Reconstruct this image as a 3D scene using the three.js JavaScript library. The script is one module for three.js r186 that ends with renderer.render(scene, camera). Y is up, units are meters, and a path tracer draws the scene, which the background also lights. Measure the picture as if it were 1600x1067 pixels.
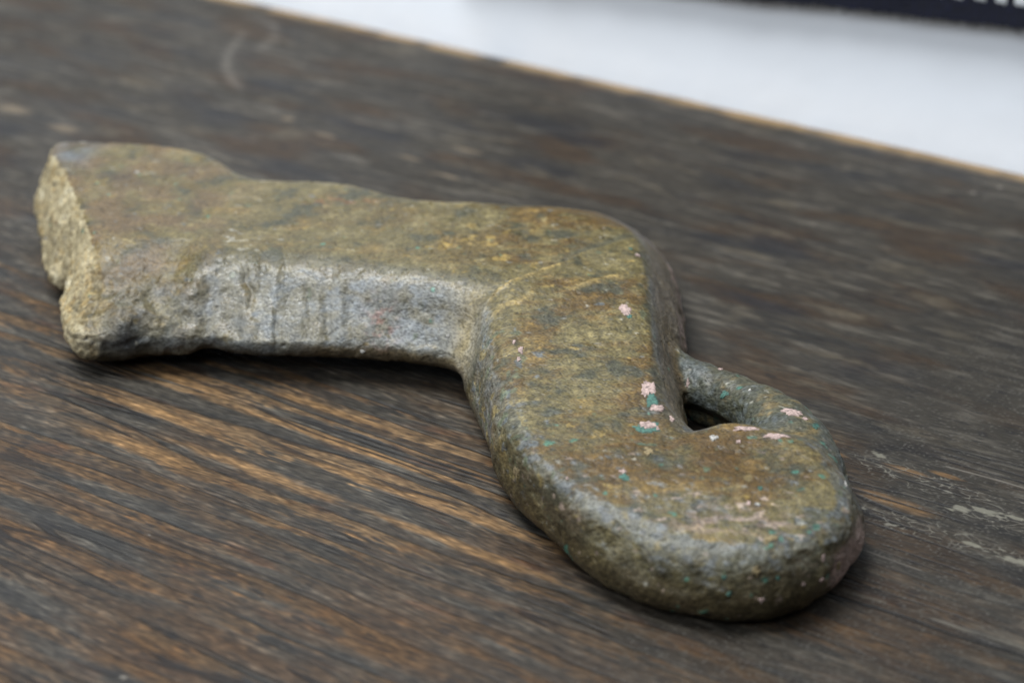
import * as THREE from 'three';

// ---------------------------------------------------------------- camera, light, exposure
const scene = new THREE.Scene();
const camera = new THREE.PerspectiveCamera(17.334, 1600 / 1067, 0.05, 20);
camera.position.set(0, 0.31651, 0.64670);
camera.lookAt(0, 0, 0);
camera.focus = 0.640;
camera.userData.fStop = 9;
scene.background = new THREE.Color(0.035, 0.037, 0.04);          // the even light of the room around
const renderer = new THREE.WebGLRenderer({ antialias: true });
renderer.toneMapping = THREE.LinearToneMapping;
renderer.toneMappingExposure = 1.06;
renderer.shadowMap.enabled = true;
function areaLight(name, color, power, w, h, from, to) {
  const l = new THREE.RectAreaLight(color, power, w, h);
  l.name = name; l.position.set(...from); l.lookAt(...to); scene.add(l);
}
areaLight('ceiling_light', new THREE.Color(0.93, 0.97, 1.0), 15.5, 0.85, 0.65, [-0.34, 1.2, -0.04], [0, 0, 0]);
areaLight('window_light', new THREE.Color(0.90, 0.95, 1.0), 4.6, 0.9, 0.7, [-1.25, 0.75, 0.50], [0, 0, 0]);
areaLight('front_window_light', new THREE.Color(0.84, 0.92, 1.0), 5.4, 0.8, 0.45, [-0.3, 1.05, 1.05], [0, 0, 0]);

// ---------------------------------------------------------------- helpers
const MM = 0.001;
const clamp = (x, a = 0, b = 1) => (x < a ? a : x > b ? b : x);
const lerp = (a, b, t) => a + (b - a) * t;
const sstep = (a, b, x) => { const t = clamp((x - a) / (b - a)); return t * t * (3 - 2 * t); };
const bump1 = (x, c, w) => { const t = (x - c) / w; return Math.exp(-t * t); };
function rng(seed) { let s = seed >>> 0; return () => { s = (s + 0x6d2b79f5) | 0; let t = Math.imul(s ^ (s >>> 15), 1 | s); t = (t + Math.imul(t ^ (t >>> 7), 61 | t)) ^ t; return ((t ^ (t >>> 14)) >>> 0) / 4294967296; }; }
const perm = new Uint8Array(512);
{ const r = rng(11), p = [...Array(256).keys()]; for (let i = 255; i > 0; i--) { const j = Math.floor(r() * (i + 1)); [p[i], p[j]] = [p[j], p[i]]; } for (let i = 0; i < 512; i++) perm[i] = p[i & 255]; }
const GX = new Float32Array(256), GY = new Float32Array(256), GZ = new Float32Array(256);
{ const r = rng(5); for (let i = 0; i < 256; i++) { const z = r() * 2 - 1, a = r() * 6.2832, q = Math.sqrt(1 - z * z); GX[i] = q * Math.cos(a); GY[i] = q * Math.sin(a); GZ[i] = z; } }
function noise(x, y, z) {                                       // gradient noise, about -1 .. 1
  const X = Math.floor(x), Y = Math.floor(y), Z = Math.floor(z), fx = x - X, fy = y - Y, fz = z - Z;
  const u = fx * fx * fx * (fx * (fx * 6 - 15) + 10), v = fy * fy * fy * (fy * (fy * 6 - 15) + 10), w = fz * fz * fz * (fz * (fz * 6 - 15) + 10);
  const xi = X & 255, yi = Y & 255, zi = Z & 255;
  const a = perm[xi] + yi, b = perm[xi + 1] + yi, aa = perm[a] + zi, ab = perm[a + 1] + zi, ba = perm[b] + zi, bb = perm[b + 1] + zi;
  const g = (h, dx, dy, dz) => GX[h] * dx + GY[h] * dy + GZ[h] * dz;
  const x1 = lerp(g(perm[aa], fx, fy, fz), g(perm[ba], fx - 1, fy, fz), u), x2 = lerp(g(perm[ab], fx, fy - 1, fz), g(perm[bb], fx - 1, fy - 1, fz), u);
  const x3 = lerp(g(perm[aa + 1], fx, fy, fz - 1), g(perm[ba + 1], fx - 1, fy, fz - 1), u), x4 = lerp(g(perm[ab + 1], fx, fy - 1, fz - 1), g(perm[bb + 1], fx - 1, fy - 1, fz - 1), u);
  return 1.6 * lerp(lerp(x1, x2, v), lerp(x3, x4, v), w);
}
function fbm(x, y, z, n) { let s = 0, a = 0.55; for (let i = 0; i < n; i++) { s += a * noise(x, y, z); x = x * 2.03 + 17.1; y = y * 2.03 + 3.7; z = z * 2.03 + 9.2; a *= 0.5; } return s; }
const mix3 = (c, d, t) => { c[0] += (d[0] - c[0]) * t; c[1] += (d[1] - c[1]) * t; c[2] += (d[2] - c[2]) * t; return c; };
function tag(o, label, category) { o.userData.label = label; if (category) o.userData.category = category; return o; }
function mesh(name, geometry, material, parent) { const m = new THREE.Mesh(geometry, material); m.name = name; m.castShadow = m.receiveShadow = true; parent.add(m); return m; }

// grain of the table: "along" runs right and towards the viewer, "across" runs away from the viewer (mm)
const AL = [0.82547, 0.56444], AC = [0.56444, -0.82547];
const fromTable = (along, across) => [along * AL[0] + across * AC[0], along * AL[1] + across * AC[1]];

// ---------------------------------------------------------------- wall behind the table
const wallMat = new THREE.MeshStandardMaterial({ color: new THREE.Color(0.87, 0.90, 0.95), roughness: 0.85 });
{
  const size = 512, d = new Uint8Array(size * size);
  for (let j = 0; j < size; j++) for (let i = 0; i < size; i++) d[j * size + i] = 128 + 90 * fbm(i / 24, j / 24, 3, 4);
  const t = new THREE.DataTexture(d, size, size, THREE.RedFormat); t.wrapS = t.wrapT = THREE.MirroredRepeatWrapping; t.magFilter = THREE.LinearFilter; t.needsUpdate = true; t.repeat.set(6, 3);
  wallMat.bumpMap = t; wallMat.bumpScale = 0.0004;
}
const WALL = 238;                                               // across, mm
{
  const w = new THREE.Mesh(new THREE.BoxGeometry(1.8, 1.0, 0.03), wallMat);
  const [x, z] = fromTable(-100, WALL + 15); w.position.set(x * MM, 0.12, z * MM); w.rotation.y = -Math.atan2(AL[1], AL[0]);
  w.name = 'wall'; w.castShadow = w.receiveShadow = true; w.userData.kind = 'structure';
  tag(w, 'plain white wall rising behind the far edge of the wooden table', 'wall');
  scene.add(w);
}

// ---------------------------------------------------------------- table
const T0 = -420, T1 = 240, C0 = -240, C1 = 236;                 // the stretch of board that the texture covers (mm)
const PALE = [[-64, -81, 34, 2.6], [-60, -101, 26, 3], [-50, -121, 30, 3.6], [-10, -112, 40, 3.0], [30, -98, 55, 2.6], [0, -85, 60, 2.2], [-20, -70, 30, 2.2], [60, -112, 40, 2.5], [146, -24, 15, 3.2], [142, -6, 9, 2.2], [152, -2, 5, 1.2], [112, -2, 6, 2],
  [-190, 118, 4, 2.5], [-166, 112, 6, 2.2], [-124, 111, 7, 2], [-100, 104, 9, 2], [-257, 59, 9, 4], [-290, 63, 10, 5], [-110, 130, 9, 1.6], [118, -8, 6, 1.5]];
const SCRAPES = [[2.2, 0.32, [[-276.6, 190.5], [-265, 168.4], [-252.4, 151.4], [-239.3, 140.4], [-227.4, 132.2]]], [2.6, 0.30, [[-290.7, 214.7], [-272.6, 206.6], [-263.8, 199.3], [-257.4, 186.3], [-256.6, 178.4]]], [0.35, 0.6, [[150, 3], [165, 4], [182, 4]]], [0.3, 0.5, [[176, -4], [192, -3]]], [0.3, 0.45, [[150, -52], [168, -53]]],
  [0.8, 1, [[69.3, 206], [69.9, 206]]], [0.8, 1, [[70.2, 201.2], [70.8, 201.2]]], [0.8, 1, [[76.4, 211.6], [77, 211.6]]], [0.7, 1, [[76.6, 198], [77, 198]]], [0.7, 1, [[26.7, -209.3], [27.4, -209.3]]]];
function tableAt(al, ac) {                                      // { colour, height in mm, roughness } of the board
  const warp = 5 * fbm(al / 140, ac / 60, 1.5, 3), q = ac + warp;
  const near = sstep(-10, -70, ac + 18 * fbm(al / 90, ac / 50, 8, 2)) * lerp(0.55, 1, sstep(190, 60, al));
  // year rings: stripes of harder wood standing a little proud, where the weathered grey skin is rubbed off
  const rp = q / 12.5 + 1.5 * fbm(al / 260, q / 36, 4, 2) + 0.10 * fbm(al / 30, q / 6, 14, 3), ph = rp - Math.floor(rp), rid = Math.floor(rp);   // place within the year ring: soft on one side, sharp on the other
  const fib = 0.75 * fbm(al / 26, q / 1.7, 2, 3) + 0.55 * fbm(al / 7, q / 1.3, 23, 2), fib2 = fbm(al / 4.5, q / 1.05, 9, 2), fib3 = fbm(al / 60, q / 3.4, 5, 3);
  const patch = fbm(al / 48, q / 9, 12, 4), patch2 = fbm(al / 15, q / 5, 31, 4), cloud = fbm(al / 70, ac / 40, 21, 3);
  const ring = ph * 0.8;
  const c = [0.034, 0.0305, 0.027];
  mix3(c, [0.078, 0.072, 0.066], 0.8 * sstep(0.0, 0.55, fib3 + 0.6 * patch2 + 0.3 * fib));
  mix3(c, [0.014, 0.014, 0.015], 0.75 * sstep(0.05, 0.5, -patch + 0.5 * fib));
  mix3(c, [0.036, 0.023, 0.014], 0.85 * sstep(-0.05, 0.4, fbm(al / 50, q / 16, 44, 3)));
  mix3(c, [0.012, 0.013, 0.018], 0.75 * sstep(0.05, 0.5, fbm(al / 62, ac / 20, 48, 4)) * sstep(-30, 40, ac));
  mix3(c, [0.082, 0.071, 0.056], 0.65 * sstep(0.15, 0.6, fbm(al / 32, ac / 11, 52, 5)) * sstep(-30, 40, ac));
  const bald = sstep(0.10, 0.75, bump1(al, -5, 80) * bump1(ac, -94, 32) + 0.5 * fbm(al / 60, rid * 3.7, 81, 2) + 0.25 * patch2);
  const worn = near * sstep(0.34, 0.58, ph - 0.16 + 0.45 * patch + 0.35 * patch2 + 0.3 * fib + 0.15 * fib2) * sstep(1.0, 0.975, ph) * lerp(0.25, 1, sstep(-0.25, 0.15, fbm(al / 55, rid * 5.1, 85, 3) + 0.35 * bald));
  mix3(c, [0.064, 0.039, 0.020], 0.8 * worn);
  mix3(c, [0.128, 0.084, 0.047], 0.64 * worn * bald); mix3(c, [0.085, 0.045, 0.020], 0.65 * worn * sstep(0.05, 0.4, fbm(al / 9, q / 3, 57, 3)));
  mix3(c, [0.008, 0.008, 0.008], 0.6 * near * bump1(ph, 0.035, 0.05) * sstep(-0.25, 0.25, patch2 + 0.2));                       // dark line at the foot of each ring
  mix3(c, [0.052, 0.024, 0.012], 0.55 * near * sstep(0.15, 0.55, fbm(al / 30, q / 7, 55, 3)));
  let pale = 0;
  for (const [a, b, l, w] of PALE) {
    const u = (al - a) / l, v = (ac - b + warp * 0.3) / w; if (Math.abs(u) > 2 || Math.abs(v) > 3) continue;
    pale = Math.max(pale, sstep(1.15, 0.35, Math.sqrt(u * u + v * v) + 0.55 * patch2 + 0.35 * fib));
  }
  mix3(c, ac < 20 ? [0.165, 0.098, 0.046] : [0.13, 0.105, 0.08], pale * 0.8);
  // fine grain
  mix3(c, [0.062, 0.033, 0.016], 0.5 * sstep(-90, -180, ac) * sstep(-0.3, 0.3, patch)); c[0] *= 1.06; c[2] *= 0.86; const deep = 0.88 * lerp(1, 0.80, sstep(80, 125, al)); c[0] *= deep; c[1] *= deep; c[2] *= deep;
  const f = Math.exp((0.95 * fib + 1.3 * fib2) * lerp(1, 0.38, sstep(-5, 50, ac)) * lerp(1, 0.65, sstep(100, 135, al)) + 0.2 * cloud + 0.3 * patch2); c[0] *= f; c[1] *= f; c[2] *= f;
  // dark pores between the fibres
  const pore = sstep(0.30, 0.52, noise(al / 7, q / 0.95, 140) + 0.25 * fib) * sstep(0.9, 0.5, pale); mix3(c, [0.010, 0.009, 0.009], 0.62 * pore);
  const split = sstep(0.085, 0.03, Math.abs(noise(al / 95, q / 6.5, 160))) * sstep(0.0, 0.3, noise(al / 60, q / 25, 170)) * sstep(40, -5, ac); mix3(c, [0.007, 0.006, 0.006], 0.8 * split);   // fine splits along the grain
  // crazed varnish on the right
  const craze = Math.max(bump1(al, 148, 26) * bump1(ac, -8, 6), bump1(al, 160, 34) * bump1(ac, -33, 5), bump1(al, 182, 24) * bump1(ac, -17, 6));
  let line = 0;
  if (craze > 0.05) {
    const cx = al / 4.6 + 0.7 * noise(al / 6, ac / 3, 7), cy = ac / 2.5 + 0.7 * noise(al / 6, ac / 3, 3);
    let d1 = 9, d2 = 9;
    for (let i = -1; i < 2; i++) for (let j = -1; j < 2; j++) {
      const X = Math.floor(cx) + i, Y = Math.floor(cy) + j, h = perm[(perm[X & 255] + Y) & 255], h2 = perm[h + 1], dx = X + h / 255 - cx, dy = Y + h2 / 255 - cy, d = dx * dx + dy * dy;
      if (d < d1) { d2 = d1; d1 = d; } else if (d < d2) d2 = d;
    }
    line = sstep(0.13, 0.02, Math.sqrt(d2) - Math.sqrt(d1)) * sstep(0.25, 0.6, craze + 0.35 * patch2) * sstep(-0.25, 0.15, noise(al / 4, ac / 2.4, 61));
    mix3(c, [0.15, 0.138, 0.11], 0.8 * line);
  }
  const fine = sstep(100, 135, al) * sstep(0.35, 0.6, Math.abs(noise(al / 1.5, ac / 1.1, 63))) ; mix3(c, [0.085, 0.078, 0.066], 0.45 * fine);
  const crust = Math.max(bump1(al, 170, 7) * bump1(ac, -14, 2.4), bump1(al, 163, 4) * bump1(ac, -17, 2.6), bump1(al, 178, 4) * bump1(ac, -13, 1.5), bump1(al, 174, 4) * bump1(ac, -33, 1.8), bump1(al, 190, 12) * bump1(ac, -34, 2), bump1(al, 131, 4) * bump1(ac, -2, 1.6));
  mix3(c, [0.17, 0.158, 0.122], 0.7 * sstep(0.50, 0.85, crust + 0.8 * fbm(al / 3.2, ac / 1.5, 67, 3)));
  // thin pale scratches
  const scr = sstep(0.62, 0.8, fbm(al / 45, q / 0.9, 71, 2)) * 0.35; mix3(c, [0.12, 0.11, 0.10], scr);
  // old scrapes and drips
  for (const [w, k, pts] of SCRAPES) for (let i = 0; i + 1 < pts.length; i++) {
    const [ax, ay] = pts[i], ex = pts[i + 1][0] - ax, ey = pts[i + 1][1] - ay; if (Math.abs(al - ax) > 40 || Math.abs(ac - ay) > 40) continue;
    const t = clamp(((al - ax) * ex + (ac - ay) * ey) / (ex * ex + ey * ey)), d = Math.hypot(al - ax - ex * t, ac - ay - ey * t);
    if (d < 3 * w) mix3(c, [0.17, 0.15, 0.125], k * Math.exp(-d * d / (w * w)) * sstep(-0.45, 0.2, patch2));
  }
  // open crack, lower right
  const cl = -77 + 1.6 * fbm(al / 30, 0, 3, 3) + (al - 150) * 0.03, crack = sstep(118, 150, al) * sstep(0.9 + 0.5 * noise(al / 6, 2, 2), 0.15, Math.abs(ac - cl));
  mix3(c, [0.008, 0.007, 0.006], 0.9 * crack);
  mix3(c, [0.12, 0.105, 0.08], 0.5 * sstep(150, 160, al) * bump1(ac, cl + 3.6, 0.8) * sstep(0, 0.4, patch2 + 0.2));
  // dust specks
  const dust = sstep(0.80, 0.95, noise(al / 3.1, ac / 2.7, 90)) * sstep(0.2, 0.5, noise(al / 30, ac / 30, 77)); mix3(c, [0.2, 0.19, 0.18], 0.6 * dust);
  // arris of the far edge rubbed down to bare wood
  const edge = sstep(219 + 6 * patch2, 226, ac + 1.8 * fbm(al / 18, 0, 40, 3)); mix3(c, [0.27, 0.18, 0.09], 0.9 * edge * sstep(-0.5, 0.1, fbm(al / 22, 3, 47, 3)));
  const h = 0.30 * worn * (ph - 0.4) - 0.22 * near * bump1(ph, 0.03, 0.05) * sstep(-0.3, 0.2, patch2 + 0.3) + (0.16 * fib + 0.12 * fib2) * lerp(1, 0.45, sstep(-5, 50, ac)) + 0.14 * patch + 0.08 * patch2 - 0.9 * crack - 0.35 * split + 0.07 * line + 0.12 * crust + 0.18 * cloud;
  return { c, h, r: clamp(0.60 + 0.16 * patch - 0.12 * cloud + 0.08 * worn + 0.1 * fib, 0.4, 0.95) };
}
const srgb8 = (v) => 255 * (v <= 0.0031308 ? 12.92 * v : 1.055 * Math.pow(clamp(v), 1 / 2.4) - 0.055);
const tableMat = new THREE.MeshPhysicalMaterial({ color: 0xffffff, roughness: 1, specularIntensity: 0.45 });
{
  const W = 2048, H = 2048, col = new Uint8Array(W * H * 4), hr = new Uint8Array(W * H * 4);
  for (let j = 0; j < H; j++) for (let i = 0; i < W; i++) {
    const { c, h, r } = tableAt(lerp(T0, T1, (i + 0.5) / W), lerp(C0, C1, (j + 0.5) / H)), o = (j * W + i) * 4;
    col[o] = srgb8(c[0]); col[o + 1] = srgb8(c[1]); col[o + 2] = srgb8(c[2]); col[o + 3] = 255;
    hr[o] = 255 * clamp(0.6 + h / 2); hr[o + 1] = 255 * r; hr[o + 2] = 0; hr[o + 3] = 255;
  }
  const make = (d, cs) => { const t = new THREE.DataTexture(d, W, H, THREE.RGBAFormat); t.wrapS = t.wrapT = THREE.MirroredRepeatWrapping; t.magFilter = THREE.LinearFilter; if (cs) t.colorSpace = THREE.SRGBColorSpace; t.needsUpdate = true; return t; };
  tableMat.map = make(col, true); const t = make(hr); tableMat.bumpMap = t; tableMat.bumpScale = 0.002; tableMat.roughnessMap = t;
}
{
  const table = new THREE.Group(); table.name = 'wooden_table';
  tag(table, 'dark weathered wooden table top with worn orange brown grain stripes under the stone carving', 'table');
  // section across the grain: up the near side, over the top, round the far arris, down the far side
  const A0 = -620, A1 = 480, NA = 420, prof = [];
  prof.push([-430, -34], [-430, -4], [-428, -1]);
  for (let k = 0; k <= 330; k++) prof.push([lerp(-426, 228, k / 330), 0]);
  for (let k = 1; k <= 6; k++) { const t = k / 6 * Math.PI / 2; prof.push([228 + 2.6 * Math.sin(t), -2.6 + 2.6 * Math.cos(t)]); }
  prof.push([230.6, -12], [230.6, -34]);
  const pos = [], uv = [], idx = [], n = prof.length;
  for (let i = 0; i <= NA; i++) {
    const al = lerp(A0, A1, i / NA), wob = 1.4 * fbm(al / 70, 0, 60, 3) + 0.8 * fbm(al / 14, 0, 61, 2);
    for (let k = 0; k < n; k++) {
      let [ac, y] = prof[k]; const flat = ac;
      if (k > 2 && k < n - 2) y += 0.25 * fbm(al / 90, ac / 16, 33, 3) - 0.5 * sstep(216, 230, ac) * (0.6 + fbm(al / 30, ac / 12, 39, 2));
      if (ac > 200) ac += wob * sstep(214, 228, ac);
      const [x, z] = fromTable(al, ac); pos.push(x * MM, y * MM, z * MM);
      const s = k < 3 ? flat + y : flat > 228 ? flat - y * 0.12 : flat;
      uv.push((al - T0) / (T1 - T0), (Math.min(s, 235) - C0) / (C1 - C0));
    }
  }
  for (let i = 0; i < NA; i++) for (let k = 0; k < n - 1; k++) { const a = i * n + k, b = a + n; idx.push(a, b, a + 1, b, b + 1, a + 1); }
  for (const i of [0, NA]) for (let k = 1; k < n - 1; k++) i ? idx.push(i * n, i * n + k + 1, i * n + k) : idx.push(0, k, k + 1);   // end grain
  for (let i = 0; i < NA; i++) { const a = i * n, b = a + n; idx.push(a, a + n - 1, b, b, a + n - 1, b + n - 1); }                   // underside
  const g = new THREE.BufferGeometry(); g.setAttribute('position', new THREE.Float32BufferAttribute(pos, 3)); g.setAttribute('uv', new THREE.Float32BufferAttribute(uv, 2)); g.setIndex(idx); g.computeVertexNormals();
  mesh('tabletop', g, tableMat, table);
  scene.add(table);
}

// ---------------------------------------------------------------- the stone carving
// outlines seen from above (x, z in mm): B where the stone is widest, C along the rim of its upper face
const B = [[-170, -100], [-163, -66], [-155, -34], [-147, -22], [-143, 0], [-138, 18], [-133, 24], [-121, 24.5], [-110, 23.5], [-100, 25], [-95, 24], [-85, 28], [-67, 29.5], [-47, 31], [-31, 34.5], [-21.4, 38], [-16.4, 43.3], [-13.8, 51.8], [-11.3, 62], [-6.4, 85.6], [-4.5, 100.4], [-1.8, 107.6], [3.5, 119.8], [8.6, 128.3], [17.6, 144.6], [24.7, 154], [32.5, 161], [40.4, 165.2], [48.3, 168], [56.2, 169.3], [67.6, 167.8], [76.5, 162.8], [82.2, 157.6], [88.4, 148.2], [93.1, 138.2], [94.2, 126.7], [92.2, 116.3], [87, 105], [78, 97.5], [66, 95], [57, 95], [52, 90], [51, 77], [50.5, 57], [53.7, 27.8], [54.8, 0.2], [54.5, -19.3], [51.5, -39.9], [45, -57], [34, -66], [15, -64], [-10, -60], [-38, -62], [-52, -66], [-62, -70], [-84, -72], [-95, -80], [-106, -92], [-124, -98], [-150, -102], [-165, -106]];
const C = [[-160, -88], [-147.7, -49], [-136.8, -16.4], [-129.4, 8], [-126, 16], [-121, 20.5], [-111, 18], [-101, 15.5], [-96, 10], [-80, 9], [-60, 12.5], [-39.5, 20], [-20, 26.5], [-9, 32], [-6, 36], [-7, 47], [-7, 68], [-3, 96], [2, 118], [9.5, 133], [17.5, 143], [33, 155], [48, 162.5], [64, 163.5], [79, 157.5], [87, 148], [87, 135.6], [83, 118], [73.6, 109], [64, 105], [57, 105], [51, 109], [46, 110], [43, 100], [41.5, 88], [40.3, 47], [40.5, 10], [38, -10], [30, -24], [12.6, -34.6], [-8.4, -38], [-38, -43.5], [-52, -53.7], [-60.6, -57], [-84.5, -59.4], [-92.7, -65], [-104, -78.5], [-123, -86], [-150, -89.5]];
const X0 = -182, Z0 = -118, NX2 = 290, NZ2 = 300;               // 1 mm grid of outline distances
function outlineGrid(points) {
  const curve = new THREE.CatmullRomCurve3(points.map(([x, z]) => new THREE.Vector3(x, 0, z)), true, 'centripetal').getPoints(points.length * 4).map((p) => [p.x, p.z]);
  const n = curve.length - 1, g = new Float32Array(NX2 * NZ2);
  for (let j = 0; j < NZ2; j++) for (let i = 0; i < NX2; i++) {
    const px = X0 + i, pz = Z0 + j; let best = 1e9, inside = false;
    for (let k = 0; k < n; k++) {
      const [ax, az] = curve[k], [bx, bz] = curve[k + 1], ex = bx - ax, ez = bz - az, t = clamp(((px - ax) * ex + (pz - az) * ez) / (ex * ex + ez * ez + 1e-9)), dx = px - ax - ex * t, dz = pz - az - ez * t;
      best = Math.min(best, dx * dx + dz * dz);
      if ((az > pz) !== (bz > pz) && px < ex * (pz - az) / ez + ax) inside = !inside;
    }
    g[j * NX2 + i] = (inside ? -1 : 1) * Math.sqrt(best);
  }
  return (x, z) => {
    const u = clamp(x - X0, 0, NX2 - 1.001), v = clamp(z - Z0, 0, NZ2 - 1.001), i = Math.floor(u), j = Math.floor(v), o = j * NX2 + i, s = u - i, t = v - j;
    return lerp(lerp(g[o], g[o + 1], s), lerp(g[o + NX2], g[o + NX2 + 1], s), t);
  };
}
const dB = outlineGrid(B), dC = outlineGrid(C);
const smax = (a, b, k) => { const h = Math.max(k - Math.abs(a - b), 0) / k; return Math.max(a, b) + h * h * k * 0.25; };
const smin = (a, b, k) => -smax(-a, -b, k);
const armW = (x, z) => sstep(2, -14, x) * sstep(60, 40, z);      // 1 on the long arm
const endW = (x, z) => sstep(-108, -140, x + 0.30 * z);          // 1 at the broken end
function topAt(x, z) {
  let t = lerp(34, 26, sstep(25, 130, z)) - 4.2 * sstep(118, 168, z);
  t += 0.3 * endW(x, z) - 11.5 * sstep(-92, -108, x) * sstep(-10, 20, z);             // the corner next to the break is lower
  t -= 1.2 * sstep(24, -2, x) * sstep(30, 50, z);                                  // the foot falls off to its left
  const s = x * 0.675 + (z - 29) * 0.738;                                     // the bend: a slight step where the foot begins
  const sn = s + 1.2 * noise(x / 9, z / 9, 2); t += (0.9 * sstep(-0.9, 0.9, sn) * sstep(22, 0, sn) + 0.5 * bump1(sn, 0.6, 1.2)) * sstep(-12, -4, x) * sstep(44, 30, x);
  const sm = (x - 20) * 0.54 + (z - 32) * 0.84; t += 0.5 * bump1(sm + noise(x / 6, z / 6, 7), 0, 1.3) * sstep(14, 22, x) * sstep(44, 36, x);
  t += 1.3 * bump1(x, 46, 16) * bump1(z, 138, 10) - 1.0 * bump1(x, 66, 14) * bump1(z, 120, 9);
  return t;
}
const LOOP = [[47, 12, 46.5, 7], [56.5, 12, 54.5, 6.4], [65.5, 12, 63.5, 6.8], [72.5, 12, 73, 8.2], [76.5, 11, 83, 10.5], [78.5, 10, 93, 12.2], [81, 10, 106, 12]];
function loopAt(x, y, z) {
  let best = 1e9; const under = y < 10 ? Math.min(4.0, 0.9 * (10 - y)) : 0; if (y < 12) y = 12 - Math.max(0, 3 - y);  // undercut, on an added narrower foot shaped to keep the hole dark
  for (let k = 0; k < LOOP.length - 1; k++) {
    const a = LOOP[k], b = LOOP[k + 1], ex = b[0] - a[0], ey = b[1] - a[1], ez = b[2] - a[2], t = clamp(((x - a[0]) * ex + (y - a[1]) * ey + (z - a[2]) * ez) / (ex * ex + ey * ey + ez * ez));
    const d = Math.sqrt((x - a[0] - ex * t) ** 2 + (y - a[1] - ey * t) ** 2 + (z - a[2] - ez * t) ** 2) - lerp(a[3], b[3], t);
    best = best > 1e8 ? d : smin(best, d, 2);
  }
  return best + under;
}
const GASH = [[-103, 0.9, 1.6, 20, 7], [-87, 1.2, 2.6, 17, 3], [-80.5, 2.6, 1.3, 26, 5], [-73.5, 1.3, 0.8, 18, 6], [-68, 0.5, 1.3, 25, 3], [-62, 0.7, 1.0, 24, 4], [-57, 0.8, 1.2, 19, 6], [-50, 0.9, 2.0, 23, 3], [-44, 0.4, 1.2, 24, 4], [-31, 0.4, 1.2, 22, 4], [-24, 0.3, 1, 20, 5]];  // x, depth, width, height, reach
function bodyAt(x, y, z) {
  const T = topAt(x, z), b = dB(x, z), arm = armW(x, z);
  const hw = 9 + 5 * arm * sstep(-12, 2, z), w = clamp((y - hw) / (T - hw)), c = w > 0 ? dC(x, z) : 0;
  let side = lerp(b, c, Math.pow(w, lerp(1.5, 1.15, arm)));
  const low = Math.max(0, 9 - y); side += 0.055 * low * low * lerp(1, 2.8, arm);
  if (arm > 0 && z > -10) {                                       // dished, tool-marked near face of the arm
    const face = arm * sstep(-16, -4, x * -1 - 20) * sstep(-116, -100, x);
    side += face * (1.7 * Math.sin(Math.PI * clamp((y - 12) / (T - 12))) + 0.9 * sstep(12, 16, y) * noise(x / 4.2, y / 26, 3) * sstep(-34, -58, x));
    for (const [gx, depth, gw, gy, gh] of GASH) side += face * depth * bump1(x + 0.2 * (y - 20) + 1.2 * noise(y / 4, gx, 3), gx, gw) * sstep(9, 13, y) * bump1(y, gy, gh);
  }
  const k = lerp(lerp(9, 5.5, sstep(80, 120, z)), 8, arm) * lerp(1, 0.32, sstep(26, 42, x) * sstep(120, 95, z)) * lerp(1, 0.3, endW(x, z)) ;
  let f = smax(side, y - T, k);
  const under = 7.5 * arm * sstep(-128, -100, x) + 0.0;           // the arm does not lie flat on the table
  f = smax(f, under - y, 6);
  return f;
}
function reliefAt(x, y, z) {
  const e = endW(x, z), side = e * sstep(-3, 6, 14 - (x + 0.30 * z + 155)) ;
  let d = 0.6 * fbm(x / 17, y / 12, z / 17, 2) + 0.34 * fbm(x / 4.5, y / 3, z / 4.5, 2);
  d += sstep(95, 125, z) * 0.32 * fbm(x / 6.5, y / 5, z / 6 + 80, 3);
  const pit = fbm(x / 3.6 + 40, y / 3, z / 3.6, 2); d -= 0.45 * sstep(0.28, 0.5, pit); // small pits
  d += 0.3 * sstep(0.05, 0.12, fbm(x / 13, y / 10, z / 9 + 60, 3)) * sstep(24, 19, y + 0.0 * z) ; // flaked skin low on the sides
  d += 0.13 * noise(x / 1.3, y / 0.9, z / 1.3);
  if (side > 0) {
    const r1 = Math.abs(noise(x / 12, y / 22, z / 9)), r2 = Math.abs(noise(x / 5 + 7, y / 11, z / 3.6));
    d += side * sstep(37, 30, y) * (2.1 * (0.35 - r1) + 1.7 * (0.3 - r2) + 0.5 * noise(x / 1.6, y / 2.2, z / 1.6));
  }
  // broken, lumpy flank between the break and the dressed face
  const rough = sstep(-88, -104, x) * sstep(-6, 6, z) * sstep(33, 25, y);
  if (rough > 0) { const q = Math.abs(noise(x / 10 + 3, y / 8, z / 12)), q2 = Math.abs(noise(x / 4, y / 3.6 + 9, z / 5)); d += rough * (0.9 + 1.5 * (0.3 - q) + 0.8 * (0.28 - q2) + 1.6 * bump1(x, -121, 5) * bump1(y, 17, 5)); }
  return d;
}
const stoneField = (x, y, z) => {
  const f = smin(bodyAt(x, y, z), loopAt(x, y, z), 5.5);
  return f > 5 || f < -5 ? f : f - reliefAt(x, y, z);
};
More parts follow.
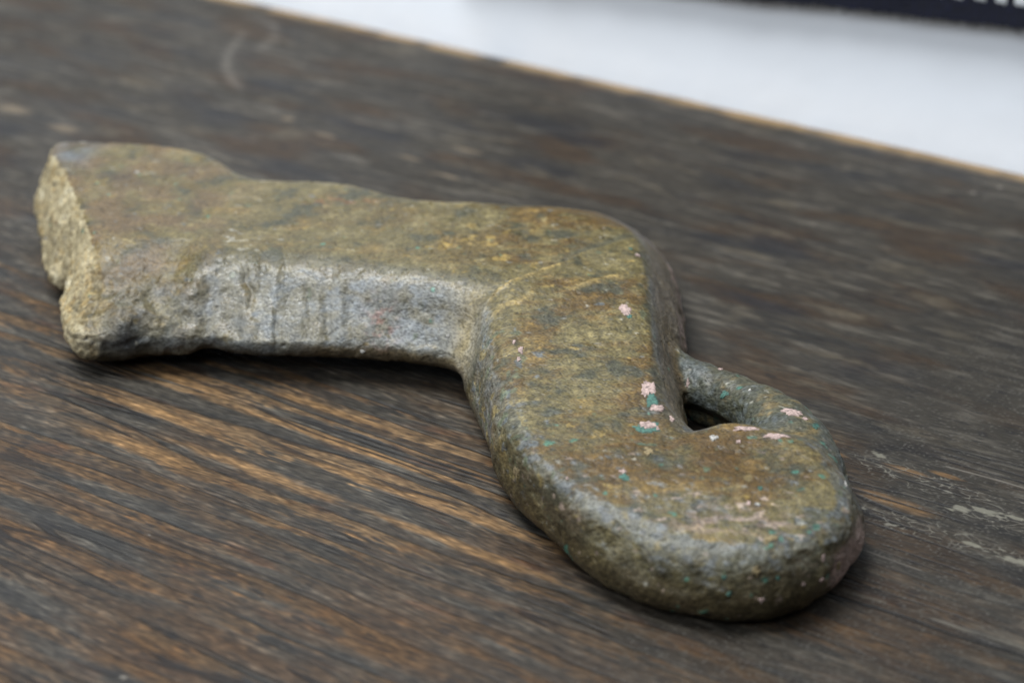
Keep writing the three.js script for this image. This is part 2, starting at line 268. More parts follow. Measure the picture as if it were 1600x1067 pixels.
// surface nets over the blocks of a grid that the surface crosses
const HS = 0.55, GXN = 520, GYN = 84, GZN = 536, OX = -182, OY = -2.2, OZ = -117;
const field = new Float32Array(GXN * GYN * GZN).fill(NaN), at3 = (i, j, k) => (k * GYN + j) * GXN + i;
const BS = 8;
const blocks = [];
for (let k = 0; k + BS < GZN; k += BS) for (let j = 0; j + BS < GYN; j += BS) for (let i = 0; i + BS < GXN; i += BS) {
  const x = OX + (i + 4) * HS, y = OY + (j + 4) * HS, z = OZ + (k + 4) * HS;
  if (Math.abs(smin(bodyAt(x, y, z), loopAt(x, y, z), 5.5)) > 7.5) continue;
  blocks.push([i, j, k]);
  for (let c = 0; c <= BS; c++) for (let b = 0; b <= BS; b++) for (let a = 0; a <= BS; a++) {
    const o = at3(i + a, j + b, k + c);
    if (field[o] !== field[o]) field[o] = stoneField(OX + (i + a) * HS, OY + (j + b) * HS, OZ + (k + c) * HS);
  }
}
const vid = new Int32Array(field.length).fill(-1), VP = [], FI = [];
const CO = [[0, 0, 0], [1, 0, 0], [0, 1, 0], [1, 1, 0], [0, 0, 1], [1, 0, 1], [0, 1, 1], [1, 1, 1]], ED = [[0, 1], [2, 3], [4, 5], [6, 7], [0, 2], [1, 3], [4, 6], [5, 7], [0, 4], [1, 5], [2, 6], [3, 7]];
for (const [bi, bj, bk] of blocks) for (let c = 0; c < BS; c++) for (let b = 0; b < BS; b++) for (let a = 0; a < BS; a++) {
  const i = bi + a, j = bj + b, k = bk + c, v = CO.map(([p, q, r]) => field[at3(i + p, j + q, k + r)]);
  let m = 0; for (let t = 0; t < 8; t++) if (v[t] < 0) m++;
  if (m === 0 || m === 8) continue;
  let n = 0, x = 0, y = 0, z = 0;
  for (const [p, q] of ED) if ((v[p] < 0) !== (v[q] < 0)) { const t = v[p] / (v[p] - v[q]); x += lerp(CO[p][0], CO[q][0], t); y += lerp(CO[p][1], CO[q][1], t); z += lerp(CO[p][2], CO[q][2], t); n++; }
  vid[at3(i, j, k)] = VP.length / 3; VP.push(OX + (i + x / n) * HS, OY + (j + y / n) * HS, OZ + (k + z / n) * HS);
}
for (const [bi, bj, bk] of blocks) for (let c = 0; c < BS; c++) for (let b = 0; b < BS; b++) for (let a = 0; a < BS; a++) {
  const i = bi + a, j = bj + b, k = bk + c, f0 = field[at3(i, j, k)];
  const quad = (f1, p, q, r, s) => { if ((f0 < 0) === (f1 < 0) || p < 0 || q < 0 || r < 0 || s < 0) return; if (f0 < 0) FI.push(p, q, r, p, r, s); else FI.push(p, r, q, p, s, r); };
  quad(field[at3(i + 1, j, k)], vid[at3(i, j - 1, k - 1)], vid[at3(i, j, k - 1)], vid[at3(i, j, k)], vid[at3(i, j - 1, k)]);
  quad(field[at3(i, j + 1, k)], vid[at3(i - 1, j, k - 1)], vid[at3(i - 1, j, k)], vid[at3(i, j, k)], vid[at3(i, j, k - 1)]);
  quad(field[at3(i, j, k + 1)], vid[at3(i - 1, j - 1, k)], vid[at3(i, j - 1, k)], vid[at3(i, j, k)], vid[at3(i - 1, j, k)]);
}
const whole = new THREE.BufferGeometry(); whole.setAttribute('position', new THREE.Float32BufferAttribute(VP, 3)); whole.setIndex(FI); whole.computeVertexNormals();
const VN = whole.attributes.normal.array;

function stoneColor(x, y, z, nx, ny, nz, loop) {
  const e = endW(x, z), arm = armW(x, z);
  const n1 = fbm(x / 30, y / 20, z / 24, 3), n2 = 0.7 * fbm(x / 16 + 5, y / 9, z / 12, 4) + 0.5 * fbm(x / 7 + 5, y / 5, z / 6, 3) * lerp(1, 0.5, arm), n3 = fbm(x / 3.2, y / 3, z / 3.2 + 8, 3), n4 = noise(x / 1.7, y / 1.2, z / 2.1), n5 = noise(x / 0.95 + 3, y / 0.8, z / 1.25);
  const fol = fbm(x / 8, y / 1.8, (z + 0.1 * x) / 2.6, 3);        // the stone's own fine banding
  const c = [0.146, 0.119, 0.055];
  mix3(c, [0.235, 0.195, 0.105], 0.7 * sstep(0.0, 0.45, n2 + 0.5 * n3) * lerp(0.55, 1, arm));
  mix3(c, [0.092, 0.055, 0.018], 0.9 * sstep(-0.12, 0.3, n1 + 0.5 * fol) * lerp(1, 0.5, arm));
  mix3(c, [0.220, 0.150, 0.058], 0.6 * sstep(0.10, 0.5, fbm(x / 13, y / 9, z / 11 + 20, 3) + 0.2 * n3));
  mix3(c, [0.070, 0.072, 0.048], 0.8 * sstep(0.05, 0.4, -n2 + 0.5 * fbm(x / 4, y / 3, z / 4 + 50, 3)));
  mix3(c, [0.135, 0.088, 0.048], 0.65 * arm * sstep(-75, -105, x) * sstep(-0.2, 0.3, fbm(x / 14, y / 9, z / 14 + 60, 3) + 0.1)); // reddish brown towards the break
  mix3(c, [0.330, 0.235, 0.085], 0.7 * sstep(0.42, 0.54, fbm(x / 5.5, y / 4, z / 5 + 70, 3) + 0.24 * bump1(x, -8, 24) * bump1(z, 0, 18)));
  // bare blue grey stone where the flanks and rims are rubbed, partly sheen and rim highlight painted in
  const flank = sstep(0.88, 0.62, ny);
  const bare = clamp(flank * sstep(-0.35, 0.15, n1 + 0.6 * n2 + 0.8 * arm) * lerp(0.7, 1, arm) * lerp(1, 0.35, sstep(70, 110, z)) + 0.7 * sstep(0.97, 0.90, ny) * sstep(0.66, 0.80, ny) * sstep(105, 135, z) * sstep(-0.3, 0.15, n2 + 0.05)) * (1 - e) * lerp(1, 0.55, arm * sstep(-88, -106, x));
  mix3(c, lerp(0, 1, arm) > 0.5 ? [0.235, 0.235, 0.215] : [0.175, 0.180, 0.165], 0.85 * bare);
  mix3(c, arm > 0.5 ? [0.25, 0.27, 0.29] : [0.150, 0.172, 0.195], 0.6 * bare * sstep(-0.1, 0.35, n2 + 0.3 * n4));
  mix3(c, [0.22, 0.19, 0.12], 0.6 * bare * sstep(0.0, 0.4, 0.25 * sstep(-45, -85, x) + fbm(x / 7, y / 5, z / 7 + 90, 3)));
  mix3(c, [0.085, 0.078, 0.052], 0.7 * sstep(0.72, 0.5, ny) * sstep(80, 115, z) * sstep(0.3, -0.2, n2)); // sides of the foot, their shade painted in as darker colour
  // grey, scaly left shoulder of the foot
  const sh = sstep(0.985, 0.93, ny + 0.05 * n2) * sstep(70, 105, z) * sstep(0.35, 0.6, ny);
  mix3(c, [0.132, 0.132, 0.106], 0.65 * sh * sstep(-0.35, 0.05, n2 + 0.4 * n3)); mix3(c, [0.145, 0.160, 0.175], 0.55 * sh * sstep(0.1, 0.3, n3 - n2)); mix3(c, [0.06, 0.064, 0.052], 0.6 * sh * sstep(0.15, 0.4, n2 - 0.5 * n3));
  const sc1 = fbm(x / 6.5 + 300, y / 5, z / 6.5, 3), sc2 = fbm(x / 5 + 340, y / 4, z / 5, 3), left = sstep(16, -2, x - 0.2 * Math.max(0, z - 110)) * sstep(45, 60, z);
  mix3(c, [0.265, 0.212, 0.105], 0.75 * sstep(0.44, 0.49, sc1 + 0.20 * left)); mix3(c, [0.135, 0.155, 0.165], 0.7 * sstep(0.50, 0.55, sc2 + 0.24 * left)); mix3(c, [0.115, 0.135, 0.085], 0.6 * sstep(0.46, 0.51, fbm(x / 6 + 380, y / 5, z / 6, 3) + 0.22 * left));
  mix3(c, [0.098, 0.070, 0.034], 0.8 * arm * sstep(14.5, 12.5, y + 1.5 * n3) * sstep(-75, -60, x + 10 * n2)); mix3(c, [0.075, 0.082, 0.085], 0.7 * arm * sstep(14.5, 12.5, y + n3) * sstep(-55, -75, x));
  // darker low down, shade of the lower sides put into the colour
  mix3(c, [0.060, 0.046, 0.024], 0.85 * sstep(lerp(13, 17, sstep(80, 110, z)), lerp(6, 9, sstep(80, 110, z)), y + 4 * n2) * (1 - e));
  mix3(c, [0.075, 0.080, 0.060], 0.8 * loop); mix3(c, [0.16, 0.11, 0.045], 0.6 * loop * sstep(0.05, 0.4, n2 + 0.4 * fol)); mix3(c, [0.13, 0.145, 0.15], loop * 0.5 * sstep(0, 0.4, -n2 + 0.4 * n4));
  mix3(c, [0.07, 0.22, 0.18], 0.75 * loop * sstep(0.36, 0.5, fbm(x / 6, y / 6, z / 6 + 33, 2)));
  // fresh break: pale yellow stone
  const brk = e * sstep(0.86, 0.68, ny) * sstep(0.25, -0.1, nx) * sstep(-117, -121, x + 0.3 * z + 2 * n3);
  const strata = fbm(x / 3.4, y / 15, z / 2.6 + 400, 3); const bc = [0.47, 0.40, 0.26]; mix3(bc, [0.24, 0.19, 0.11], 0.75 * sstep(0.12, 0.4, strata)); mix3(bc, [0.66, 0.60, 0.44], sstep(0, 0.5, n2 + 0.4 * n3)); mix3(bc, [0.38, 0.26, 0.11], 0.6 * sstep(0.15, 0.45, n3 + 0.5 * n1)); mix3(bc, [0.25, 0.22, 0.16], 0.7 * sstep(0.15, 0.5, -n3));
  mix3(c, bc, brk);
  // red stain on the arm, blue grey corner
  mix3(c, [0.24, 0.085, 0.04], 0.6 * bump1(x, -58, 12) * bump1(z + 0.0 * x, -36, 3) * sstep(-0.1, 0.3, n3));
  mix3(c, [0.30, 0.15, 0.11], 0.7 * bump1(x, -40, 4.5) * bump1(y, 20, 6) * sstep(0, 10, z) * flank * sstep(-0.05, 0.3, n3 + 0.5 * n4));
  mix3(c, [0.14, 0.17, 0.20], 0.7 * bump1(x, -152, 7) * bump1(z, -80, 14) * (1 - brk) * sstep(-0.3, 0.2, n2 + 0.1));
  mix3(c, [0.05, 0.055, 0.065], 0.8 * bump1(x, -119, 5) * bump1(y, 14, 5) * sstep(0, 12, z));
  // ochre ridges at the bend, with their highlights painted in
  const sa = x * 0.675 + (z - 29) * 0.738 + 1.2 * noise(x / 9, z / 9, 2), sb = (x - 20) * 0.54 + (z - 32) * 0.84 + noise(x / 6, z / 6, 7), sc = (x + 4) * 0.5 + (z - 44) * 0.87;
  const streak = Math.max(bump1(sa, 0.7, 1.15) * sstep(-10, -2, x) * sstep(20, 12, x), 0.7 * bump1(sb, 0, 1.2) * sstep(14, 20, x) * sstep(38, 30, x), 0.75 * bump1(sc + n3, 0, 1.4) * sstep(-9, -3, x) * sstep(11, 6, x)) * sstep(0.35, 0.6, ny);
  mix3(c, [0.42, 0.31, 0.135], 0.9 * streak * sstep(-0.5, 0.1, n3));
  mix3(c, [0.30, 0.245, 0.14], 0.75 * bump1(x * 0.9 + (z - 36) * 0.25 + 2 * n2, -12, 4.5) * sstep(24, 32, z) * sstep(62, 48, z) * sstep(10, 16, y)); // pale shoulder in the inner corner, the light it catches painted in
  mix3(c, [0.062, 0.066, 0.050], 0.7 * bump1(sa, -2.6, 2) * sstep(6, 20, x) * sstep(44, 36, x));  // dark crease beside the step, its shade put into the colour
  mix3(c, [0.060, 0.060, 0.045], 0.6 * bump1(x, 41.5 + 1.5 * n2, 1.6) * sstep(-15, 5, z) * sstep(118, 95, z));        // dark line along the right crease
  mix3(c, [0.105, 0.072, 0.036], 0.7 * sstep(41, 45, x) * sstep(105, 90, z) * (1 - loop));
  // pale lime dust and green traces
  mix3(c, [0.40, 0.38, 0.32], 0.7 * sstep(0.40, 0.55, fbm(x / 3.4, y / 3, z / 2.4 + 120, 3) + 0.16 * bump1(x, -88, 16) * bump1(z, -4, 9)));
  mix3(c, [0.09, 0.24, 0.18], 0.75 * sstep(0.50, 0.58, fbm(x / 4.4, y / 4, z / 4.4 + 150, 2) + 0.12 * sstep(60, 130, z)));
  mix3(c, [0.42, 0.33, 0.27], 0.75 * sstep(0.37, 0.46, fbm(x / 5, y / 3, z / 3 + 180, 3) + 0.22 * bump1(x, 62, 16) * bump1(z, 150, 8)) * sstep(90, 130, z));
  // pink ground of the old paint along the outer edge of the bend
  mix3(c, [0.33, 0.245, 0.215], 0.8 * sstep(49.5, 52, x + 1.5 * n3) * sstep(-50, -38, z) * sstep(36, 28, z) * sstep(5, 8, y) * sstep(20, 15, y) * sstep(-0.25, 0.1, n2 + 0.8 * n3) * (1 - loop));
  mix3(c, [0.42, 0.31, 0.27], 0.85 * sstep(80, 84, x + 3 * n3) * sstep(133, 139, z + 4 * n3) * sstep(164, 157, z + 3 * n2) * sstep(3, 5, y) * sstep(18, 14, y + 4 * n3) * sstep(0.8, 0.6, ny));
  mix3(c, [0.31, 0.23, 0.20], 0.7 * bump1(x, 55, 16) * bump1(z, 152, 6) * sstep(0.0, 0.28, fbm(x / 4.5, y / 3, z / 3.2 + 230, 3)) * sstep(0.5, 0.75, ny));
  mix3(c, [0.15, 0.13, 0.115], 0.75 * sstep(26, 34, x) * sstep(-22, -34, z) * sstep(30, 24, y));
  mix3(c, [0.080, 0.046, 0.016], 0.85 * bump1(x, 50, 28) * bump1(z, 122, 15) * sstep(-0.4, 0.2, n2 + 0.5 * n3) * sstep(0.6, 0.8, ny));
  const grey = (c[0] + c[1] + c[2]) / 3; for (let i = 0; i < 3; i++) c[i] = Math.max(0.008, grey + 1.15 * (c[i] - grey));
  mix3(c, [0.080, 0.080, 0.056], 0.65 * arm * sstep(0.8, 0.93, ny) * sstep(-9, -3, dC(x, z)) * sstep(-2, 8, z) * sstep(-0.3, 0.2, n2 + 0.1));   // dark olive line above the near edge of the arm
  const calm = 1 - 0.5 * arm * sstep(-10, -40, x) - 0.2 * bare;
  const f = clamp(Math.exp(calm * (0.30 * n4 + 0.40 * n5 + 0.45 * fol * (1 - arm * 0.5) + 0.32 * n3) + 0.45 * n2 + 0.2 * n1), 0.25, 2.6);
  c[0] *= f; c[1] *= f; c[2] *= f;
  return c;
}
const STONE_TONE = 0.9;                                        // overall depth of the stone's colour
const stoneMat = new THREE.MeshPhysicalMaterial({ vertexColors: true, roughness: 0.42, specularIntensity: 0.6 });
{
  const N = 1024, col = new Uint8Array(N * N * 4), r = rng(77), raw = new Float32Array(N * N).map(() => r());   // grains of about 0.3 mm, a little longer along x
  for (let j = 0; j < N; j++) for (let i = 0; i < N; i++) {
    const g = (a, b) => raw[((j + b + N) % N) * N + ((i + a + N) % N)], s = (g(0, 0) + g(1, 0) + 0.6 * g(-1, 0) + 0.4 * g(0, -1)) / 3;
    const o = (j * N + i) * 4, v = clamp(0.74 + (s - 0.5) * 1.35, 0.2, 1); col[o] = col[o + 1] = col[o + 2] = 255 * v; col[o + 3] = 255;
  }
  const t = new THREE.DataTexture(col, N, N, THREE.RGBAFormat); t.wrapS = t.wrapT = THREE.RepeatWrapping; t.magFilter = THREE.LinearFilter; t.needsUpdate = true;
  stoneMat.map = t; stoneMat.bumpMap = t; stoneMat.bumpScale = 0.0002;
}
const flankMat = stoneMat.clone(); flankMat.roughness = 0.36; flankMat.specularIntensity = 0.9; // the rubbed near side of the arm has a polish
const stone = new THREE.Group(); stone.name = 'stone_carving';
tag(stone, 'weathered olive brown carved stone bent like a boot with a small pierced loop', 'stone carving');
scene.add(stone);
{
  const KIND = ['body', 'broken_end', 'loop', 'polished_flank'], parts = KIND.map(() => ({ pos: [], nor: [], col: [], uv: [], idx: [], seen: new Map() }));
  const kind = new Uint8Array(FI.length / 3), shade = new Float32Array(VP.length);
  for (let v = 0; v < VP.length / 3; v++) {
    const x = VP[v * 3], y = VP[v * 3 + 1], z = VP[v * 3 + 2];
    const l = x > 44 && z > 25 && z < 125 ? sstep(1.5, -2, loopAt(x, y, z) - bodyAt(x, y, z)) : 0;
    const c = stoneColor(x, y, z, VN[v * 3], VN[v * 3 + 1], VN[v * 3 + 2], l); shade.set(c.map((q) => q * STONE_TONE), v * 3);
  }
  for (let t = 0; t < FI.length; t += 3) {
    const q = [FI[t], FI[t + 1], FI[t + 2]]; let x = 0, y = 0, z = 0, nx = 0, ny = 0, nz = 0;
    for (const v of q) { x += VP[v * 3] / 3; y += VP[v * 3 + 1] / 3; z += VP[v * 3 + 2] / 3; nx += VN[v * 3]; ny += VN[v * 3 + 1]; nz += VN[v * 3 + 2]; }
    let k = 0;
    if (x > 46 && z > 25 && z < 115 && loopAt(x, y, z) < bodyAt(x, y, z) - 1) k = 2;
    else if (endW(x, z) > 0.3 && nx < 0.2 && ny < 2.3 && dB(x, z) > -16 && x + 0.3 * z < -119) k = 1;
    else if (x > -102 && x < -12 && z > 2 && armW(x, z) > 0.4 && ny < 2.55 && ny > 0.1 && y > 11) k = 3;
    const axis = Math.abs(ny) >= Math.abs(nx) && Math.abs(ny) >= Math.abs(nz) ? 1 : Math.abs(nx) > Math.abs(nz) ? 0 : 2, p = parts[k];
    for (const v of q) {
      const key = v * 3 + axis; let id = p.seen.get(key);
      if (id === undefined) {
        id = p.pos.length / 3; p.seen.set(key, id);
        const X = VP[v * 3], Y = VP[v * 3 + 1], Z = VP[v * 3 + 2];
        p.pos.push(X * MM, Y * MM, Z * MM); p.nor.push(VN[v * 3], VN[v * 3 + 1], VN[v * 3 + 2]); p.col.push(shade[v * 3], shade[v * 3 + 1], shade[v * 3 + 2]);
        const [a, b] = axis === 1 ? [X, Z] : axis === 0 ? [Z, Y] : [X, Y]; p.uv.push(a / 246, b / 246);
      }
      p.idx.push(id);
    }
  }
  parts.forEach((p, k) => {
    const g = new THREE.BufferGeometry();
    g.setAttribute('position', new THREE.Float32BufferAttribute(p.pos, 3)); g.setAttribute('normal', new THREE.Float32BufferAttribute(p.nor, 3)); g.setAttribute('color', new THREE.Float32BufferAttribute(p.col, 3)); g.setAttribute('uv', new THREE.Float32BufferAttribute(p.uv, 2)); g.setIndex(p.idx);
    const m = mesh(KIND[k], g, k === 3 ? flankMat : stoneMat, stone);
    if (k === 3) tag(m, 'pale blue grey polished near side of the arm');
    if (k === 1) tag(m, 'rough pale yellow broken end');
    if (k === 2) tag(m, 'small dark green grey pierced loop');
    console.log(KIND[k], p.idx.length / 3);
  });
}
// flakes of old paint that still cling to the stone: [x, y, z, half length, half width, turn, colour]
const PAINT = { pink: new THREE.Color(0.36, 0.265, 0.24), green: new THREE.Color(0.05, 0.125, 0.10), cream: new THREE.Color(0.21, 0.16, 0.08), white: new THREE.Color(0.34, 0.33, 0.31) };
const flakeMat = {}; for (const k in PAINT) flakeMat[k] = new THREE.MeshStandardMaterial({ color: PAINT[k], vertexColors: true, map: stoneMat.map, roughness: 0.8, bumpMap: stoneMat.bumpMap, bumpScale: 0.0002 });
const grad = (p) => { const h = 0.4; return [stoneField(p[0] + h, p[1], p[2]) - stoneField(p[0] - h, p[1], p[2]), stoneField(p[0], p[1] + h, p[2]) - stoneField(p[0], p[1] - h, p[2]), stoneField(p[0], p[1], p[2] + h) - stoneField(p[0], p[1], p[2] - h)].map((q) => q / (2 * h)); };
function toSurface(p, steps = 6) { for (let i = 0; i < steps; i++) { const g = grad(p), s = stoneField(...p) / (g[0] ** 2 + g[1] ** 2 + g[2] ** 2 + 1e-3); p = [p[0] - g[0] * s * 0.8, p[1] - g[1] * s * 0.8, p[2] - g[2] * s * 0.8]; } return p; }
let flakes = 0;
function flake(x, y, z, L, Wd, turn, paint) {
  const seed = ++flakes, p0 = toSurface([x, y, z], 10), g0 = grad(p0), n = new THREE.Vector3(...g0).normalize(), t = new THREE.Vector3(Math.cos(turn), 0, -Math.sin(turn)), b = new THREE.Vector3();
  t.addScaledVector(n, -t.dot(n)).normalize(); b.crossVectors(n, t);
  const R = 6, S = 56, pos = [], idx = [], uv = [], col = [];
  for (let r = 0; r <= R; r++) for (let s = 0; s < S; s++) {
    const an = s / S * 6.2832, rag = 0.75 + 0.5 * noise(1.1 * Math.cos(an) + seed * 3.1, 1.1 * Math.sin(an), 2) + 0.22 * noise(3 * Math.cos(an), 3 * Math.sin(an) + seed, 5) + 0.2 * noise(8 * Math.cos(an), 8 * Math.sin(an) + seed, 9), q = r / R * rag, u = Math.cos(an) * L * q, v = Math.sin(an) * Wd * q;
    const p = toSurface([p0[0] + t.x * u + b.x * v, p0[1] + t.y * u + b.y * v, p0[2] + t.z * u + b.z * v], 4), lift = r === R ? -0.15 : (paint === 'green' ? 0.13 : 0.24) + 0.08 * noise(u, v, seed), g = new THREE.Vector3(...grad(p)).normalize();
    pos.push((p[0] + g.x * lift) * MM, (p[1] + g.y * lift) * MM, (p[2] + g.z * lift) * MM); uv.push(p[0] / 246, p[2] / 246); const worn = clamp(1.25 + 0.55 * fbm(p[0] / 1.6, p[1] / 1.6, p[2] / 1.6 + 40, 3) - 0.35 * (r / R) ** 4, 0.45, 1.6); col.push(worn, worn * 0.985, worn * 0.96);
  }
  for (let r = 0; r < R; r++) for (let s = 0; s < S; s++) { const a = r * S + s, c = r * S + (s + 1) % S; idx.push(a, a + S, c, c, a + S, c + S); }
  const g = new THREE.BufferGeometry(); g.setAttribute('position', new THREE.Float32BufferAttribute(pos, 3)); g.setAttribute('uv', new THREE.Float32BufferAttribute(uv, 2)); g.setAttribute('color', new THREE.Float32BufferAttribute(col, 3)); g.setIndex(idx); g.computeVertexNormals();
  mesh('paint_flake' + (seed > 1 ? '_' + String(seed - 1).padStart(3, '0') : ''), g, flakeMat[paint], stone);
}
const FLAKES = [
  [33.6, 33.2, 46.4, 2.24, 4.47, 0, 'pink'], [34.7, 32.8, 50.2, 1.25, 1.87, 0, 'green'], [38.4, 28.8, 88.9, 2.56, 5.86, 0, 'pink'],
  [40.5, 27.6, 98.4, 2.77, 2.56, 0, 'pink'], [39.0, 28.0, 94.6, 2.03, 5.46, 0, 'green'], [37.1, 26.9, 106.8, 3.41, 2.77, 0, 'pink'],
  [39.8, 26.5, 108.7, 0.74, 1.15, 0, 'pink'], [37.2, 26.7, 108.0, 4.68, 3.59, 0, 'green'], [2.4, 29.9, 67.2, 1.07, 2.62, 0, 'pink'],
  [0.6, 30.3, 62.5, 0.66, 1.8, 0, 'pink'], [2.0, 29.4, 71.9, 0.9, 1.64, 0, 'pink'], [36.9, 26.1, 120.6, 1.97, 2.95, 0, 'cream'],
  [36.8, 26.0, 121.2, 0.94, 1.25, 0, 'green'], [29.4, 25.6, 130.8, 1.39, 1.48, 0, 'pink'], [29.5, 25.5, 133.4, 1.4, 2.5, 0, 'green'],
  [14.5, 24.5, 132.4, 0.49, 0.9, 0, 'pink'], [1.4, 17.0, 115.6, 2.62, 2.62, 0, 'cream'], [78.5, 22.1, 90.8, 3.84, 3.84, 0, 'pink'],
  [61.6, 18.6, 56.6, 0.98, 1.07, 0, 'pink'], [68.6, 20.0, 72.9, 0.74, 0.98, 0, 'white'], [61.8, 16.4, 68.5, 2.03, 1.56, 0, 'green'],
  [84.4, 21.1, 97.7, 1.09, 1.09, 0, 'green'], [81.8, 22.2, 94.6, 0.98, 1.15, 0, 'pink'], [63.2, 26.6, 108.6, 4.69, 1.49, 0, 'pink'],
  [71.6, 25.9, 111.7, 4.9, 1.81, 0, 'pink'], [54.6, 26.3, 113.2, 1.8, 1.8, 0, 'white'], [61.3, 25.7, 114.6, 0.9, 1.07, 0, 'pink'],
  [64.9, 24.9, 138.1, 0.94, 1.25, 0, 'green'], [61.2, 24.3, 145.1, 0.74, 1.31, 0, 'pink'], [63.5, 24.0, 145.2, 0.98, 0.98, 0, 'white'],
  [65.7, 22.1, 159.0, 2.46, 1.64, 0, 'cream'], [61.4, 17.1, 166.4, 1.31, 1.56, 0, 'cream'], [53.4, 15.6, 166.9, 0.86, 0.94, 0, 'green'],
  [54.7, 11.9, 168.7, 1.01, 0.86, 0, 'green'], [67.1, 15.0, 166.1, 0.94, 0.7, 0, 'green'], [62.9, 9.9, 168.3, 0.98, 0.82, 0, 'pink'],
  [79.1, 16.6, 159.2, 0.74, 1.31, 0, 'pink'], [78.9, 11.2, 161.0, 0.82, 0.98, 0, 'pink'], [83.9, 11.6, 154.9, 1.48, 1.97, 0, 'cream'],
  [73.9, 11.9, 164.0, 0.66, 0.66, 0, 'pink'], [88.5, 21.8, 130.4, 0.66, 1.8, 0, 'white'], [39.3, 34.0, 8.4, 1.23, 1.48, 0, 'pink'],
  [37.1, 34.3, 4.3, 0.94, 1.25, 0, 'green'], [-45.9, 12.0, 31.4, 0.98, 0.82, 0, 'white'], [-127.3, 34.5, -60.0, 1.07, 1.31, 0, 'white'],
  [51.9, 15.1, 59.4, 0.82, 1.97, 0, 'pink'], [44.1, 26.2, 102.2, 1.15, 2.13, 0, 'pink'], [-19.4, 19.0, 35.0, 0.82, 0.82, 0, 'white'],
];
for (const f of FLAKES) flake(...f);

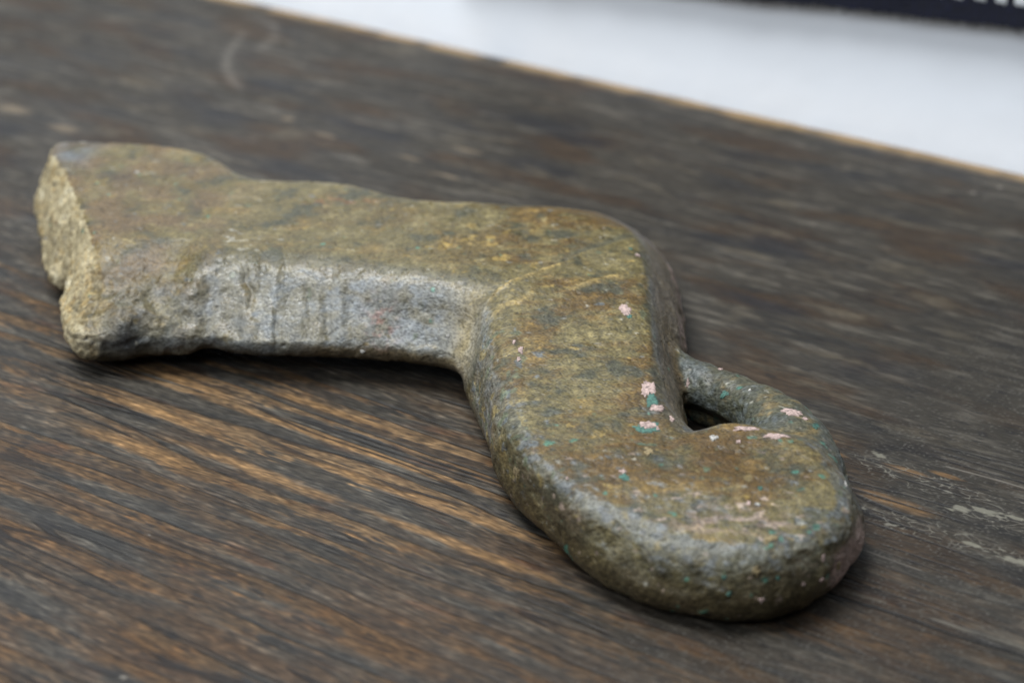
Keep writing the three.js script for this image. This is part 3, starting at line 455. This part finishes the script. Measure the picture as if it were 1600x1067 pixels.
// ---------------------------------------------------------------- textile hanging on the wall
{
  const cloth = new THREE.Group(); cloth.name = 'woven_textile';
  tag(cloth, 'dark navy woven cloth with a ragged lower edge hanging on the white wall', 'textile');
  const place = (s, y, off) => { const [x, z] = fromTable(s, WALL - off); return [x * MM, y * MM, z * MM]; };
  const bottom = (s) => 50.2 + 0.075 * (s + 10) + 1.3 * fbm(s / 22, 1, 5, 2) + 1.3 * fbm(s / 5, 2, 8, 2) - 1.2 * bump1(s, -42, 6);
  const off = (s, y) => 9 + 1.0 * fbm(s / 30, y / 40, 2, 2);
  const S0 = -190, S1 = 260, NS = 620, NY = 60, pos = [], idx = [], uv = [];
  for (const back of [0, 1]) for (let i = 0; i <= NS; i++) for (let j = 0; j <= NY; j++) {
    const s = lerp(S0, S1, i / NS), yb = bottom(s), y = lerp(yb, 190, Math.pow(j / NY, 1.5)), rib = 0.25 * Math.sin(s * 3.3 + 0.5 * noise(s / 8, y / 8, 3)) + 0.2 * noise(s / 1.2, y / 3, 9), thin = 1.6 * Math.sqrt(clamp((y - yb) / 2.5));
    pos.push(...place(s, y, back ? off(s, y) - thin : off(s, y) + rib * clamp((y - yb) / 2))); uv.push(s / 40, y / 40);
  }
  const row = NY + 1, per = (NS + 1) * row;
  for (let i = 0; i < NS; i++) for (let j = 0; j < NY; j++) { const a = i * row + j, b = a + row; idx.push(a, b, a + 1, b, b + 1, a + 1); const c = a + per, d = b + per; idx.push(c, c + 1, d, d, c + 1, d + 1); }
  const g = new THREE.BufferGeometry(); g.setAttribute('position', new THREE.Float32BufferAttribute(pos, 3)); g.setAttribute('uv', new THREE.Float32BufferAttribute(uv, 2)); g.setIndex(idx); g.computeVertexNormals();
  const N = 256, d = new Uint8Array(N * N * 4);
  for (let j = 0; j < N; j++) for (let i = 0; i < N; i++) { const v = 0.6 + 0.25 * Math.sin(i * 6.2832 * 20 / N) + 0.35 * noise(i / 5, j / 22, 4), o = (j * N + i) * 4; d[o] = 12 * v; d[o + 1] = 18 * v; d[o + 2] = 48 * v; d[o + 3] = 255; }
  const t = new THREE.DataTexture(d, N, N, THREE.RGBAFormat); t.colorSpace = THREE.SRGBColorSpace; t.wrapS = t.wrapT = THREE.RepeatWrapping; t.magFilter = THREE.LinearFilter; t.needsUpdate = true;
  mesh('cloth', g, new THREE.MeshPhysicalMaterial({ map: t, roughness: 0.95, sheen: 0.08, sheenColor: new THREE.Color(0.1, 0.13, 0.25), sheenRoughness: 0.6 }), cloth);
  // row of white woven blocks
  const white = new THREE.MeshStandardMaterial({ color: new THREE.Color(0.62, 0.64, 0.66), roughness: 0.95 });
  const r = rng(3);
  for (let k = 0; k < 16; k++) {
    const s = 20 + k * 8.4 + r() * 1.2, w = 2.4 + r() * 0.6, y0 = 62.9 + 0.055 * (s - 60) + 0.4 * r(), P = [], I = [];
    for (let i = 0; i <= 8; i++) for (let j = 0; j <= 6; j++) { const u = s + (i / 4 - 1) * w, y = y0 + j * 1.5 + 0.25 * noise(u, k, 2), e = Math.min(i, 8 - i, j, 6 - j) === 0 ? -0.5 : 0.45; P.push(...place(u, y, off(u, y) + e + 0.1 * Math.sin(u * 5))); }
    for (let i = 0; i < 8; i++) for (let j = 0; j < 6; j++) { const a = i * 7 + j, b = a + 7; I.push(a, b, a + 1, b, b + 1, a + 1); }
    const q = new THREE.BufferGeometry(); q.setAttribute('position', new THREE.Float32BufferAttribute(P, 3)); q.setIndex(I); q.computeVertexNormals();
    mesh('woven_block' + (k ? '_' + String(k).padStart(3, '0') : ''), q, white, cloth);
  }
  // loose warp threads along the torn edge
  const tr = rng(19), navy = new THREE.MeshStandardMaterial({ color: new THREE.Color(0.006, 0.008, 0.02), roughness: 0.95 });
  const P = [], I = [];
  for (let s = S0; s < S1; s += 0.9 + tr() * 0.9) {
    const len = 1.0 + 2.2 * tr() * tr(), y = bottom(s) + 0.8, o = off(s, y) - 0.4, lean = (tr() - 0.5) * 1.2, w = 0.32, k = P.length / 3;
    for (const [q, ww] of [[0, w], [0.5, w * 0.9], [1, w * 0.35]]) for (let m = 0; m < 4; m++) { const an = m * Math.PI / 2; P.push(...place(s + lean * q * q + ww * Math.cos(an), y - len * q - 0.8 * q, o + ww * Math.sin(an) - 0.5 * q)); }
    for (let h = 0; h < 2; h++) for (let m = 0; m < 4; m++) { const a = k + h * 4 + m, b = k + h * 4 + (m + 1) % 4; I.push(a, b, a + 4, b, b + 4, a + 4); }
  }
  const f = new THREE.BufferGeometry(); f.setAttribute('position', new THREE.Float32BufferAttribute(P, 3)); f.setIndex(I); f.computeVertexNormals();
  mesh('fringe', f, navy, cloth).userData.kind = 'stuff';
  scene.add(cloth);
}
renderer.render(scene, camera);
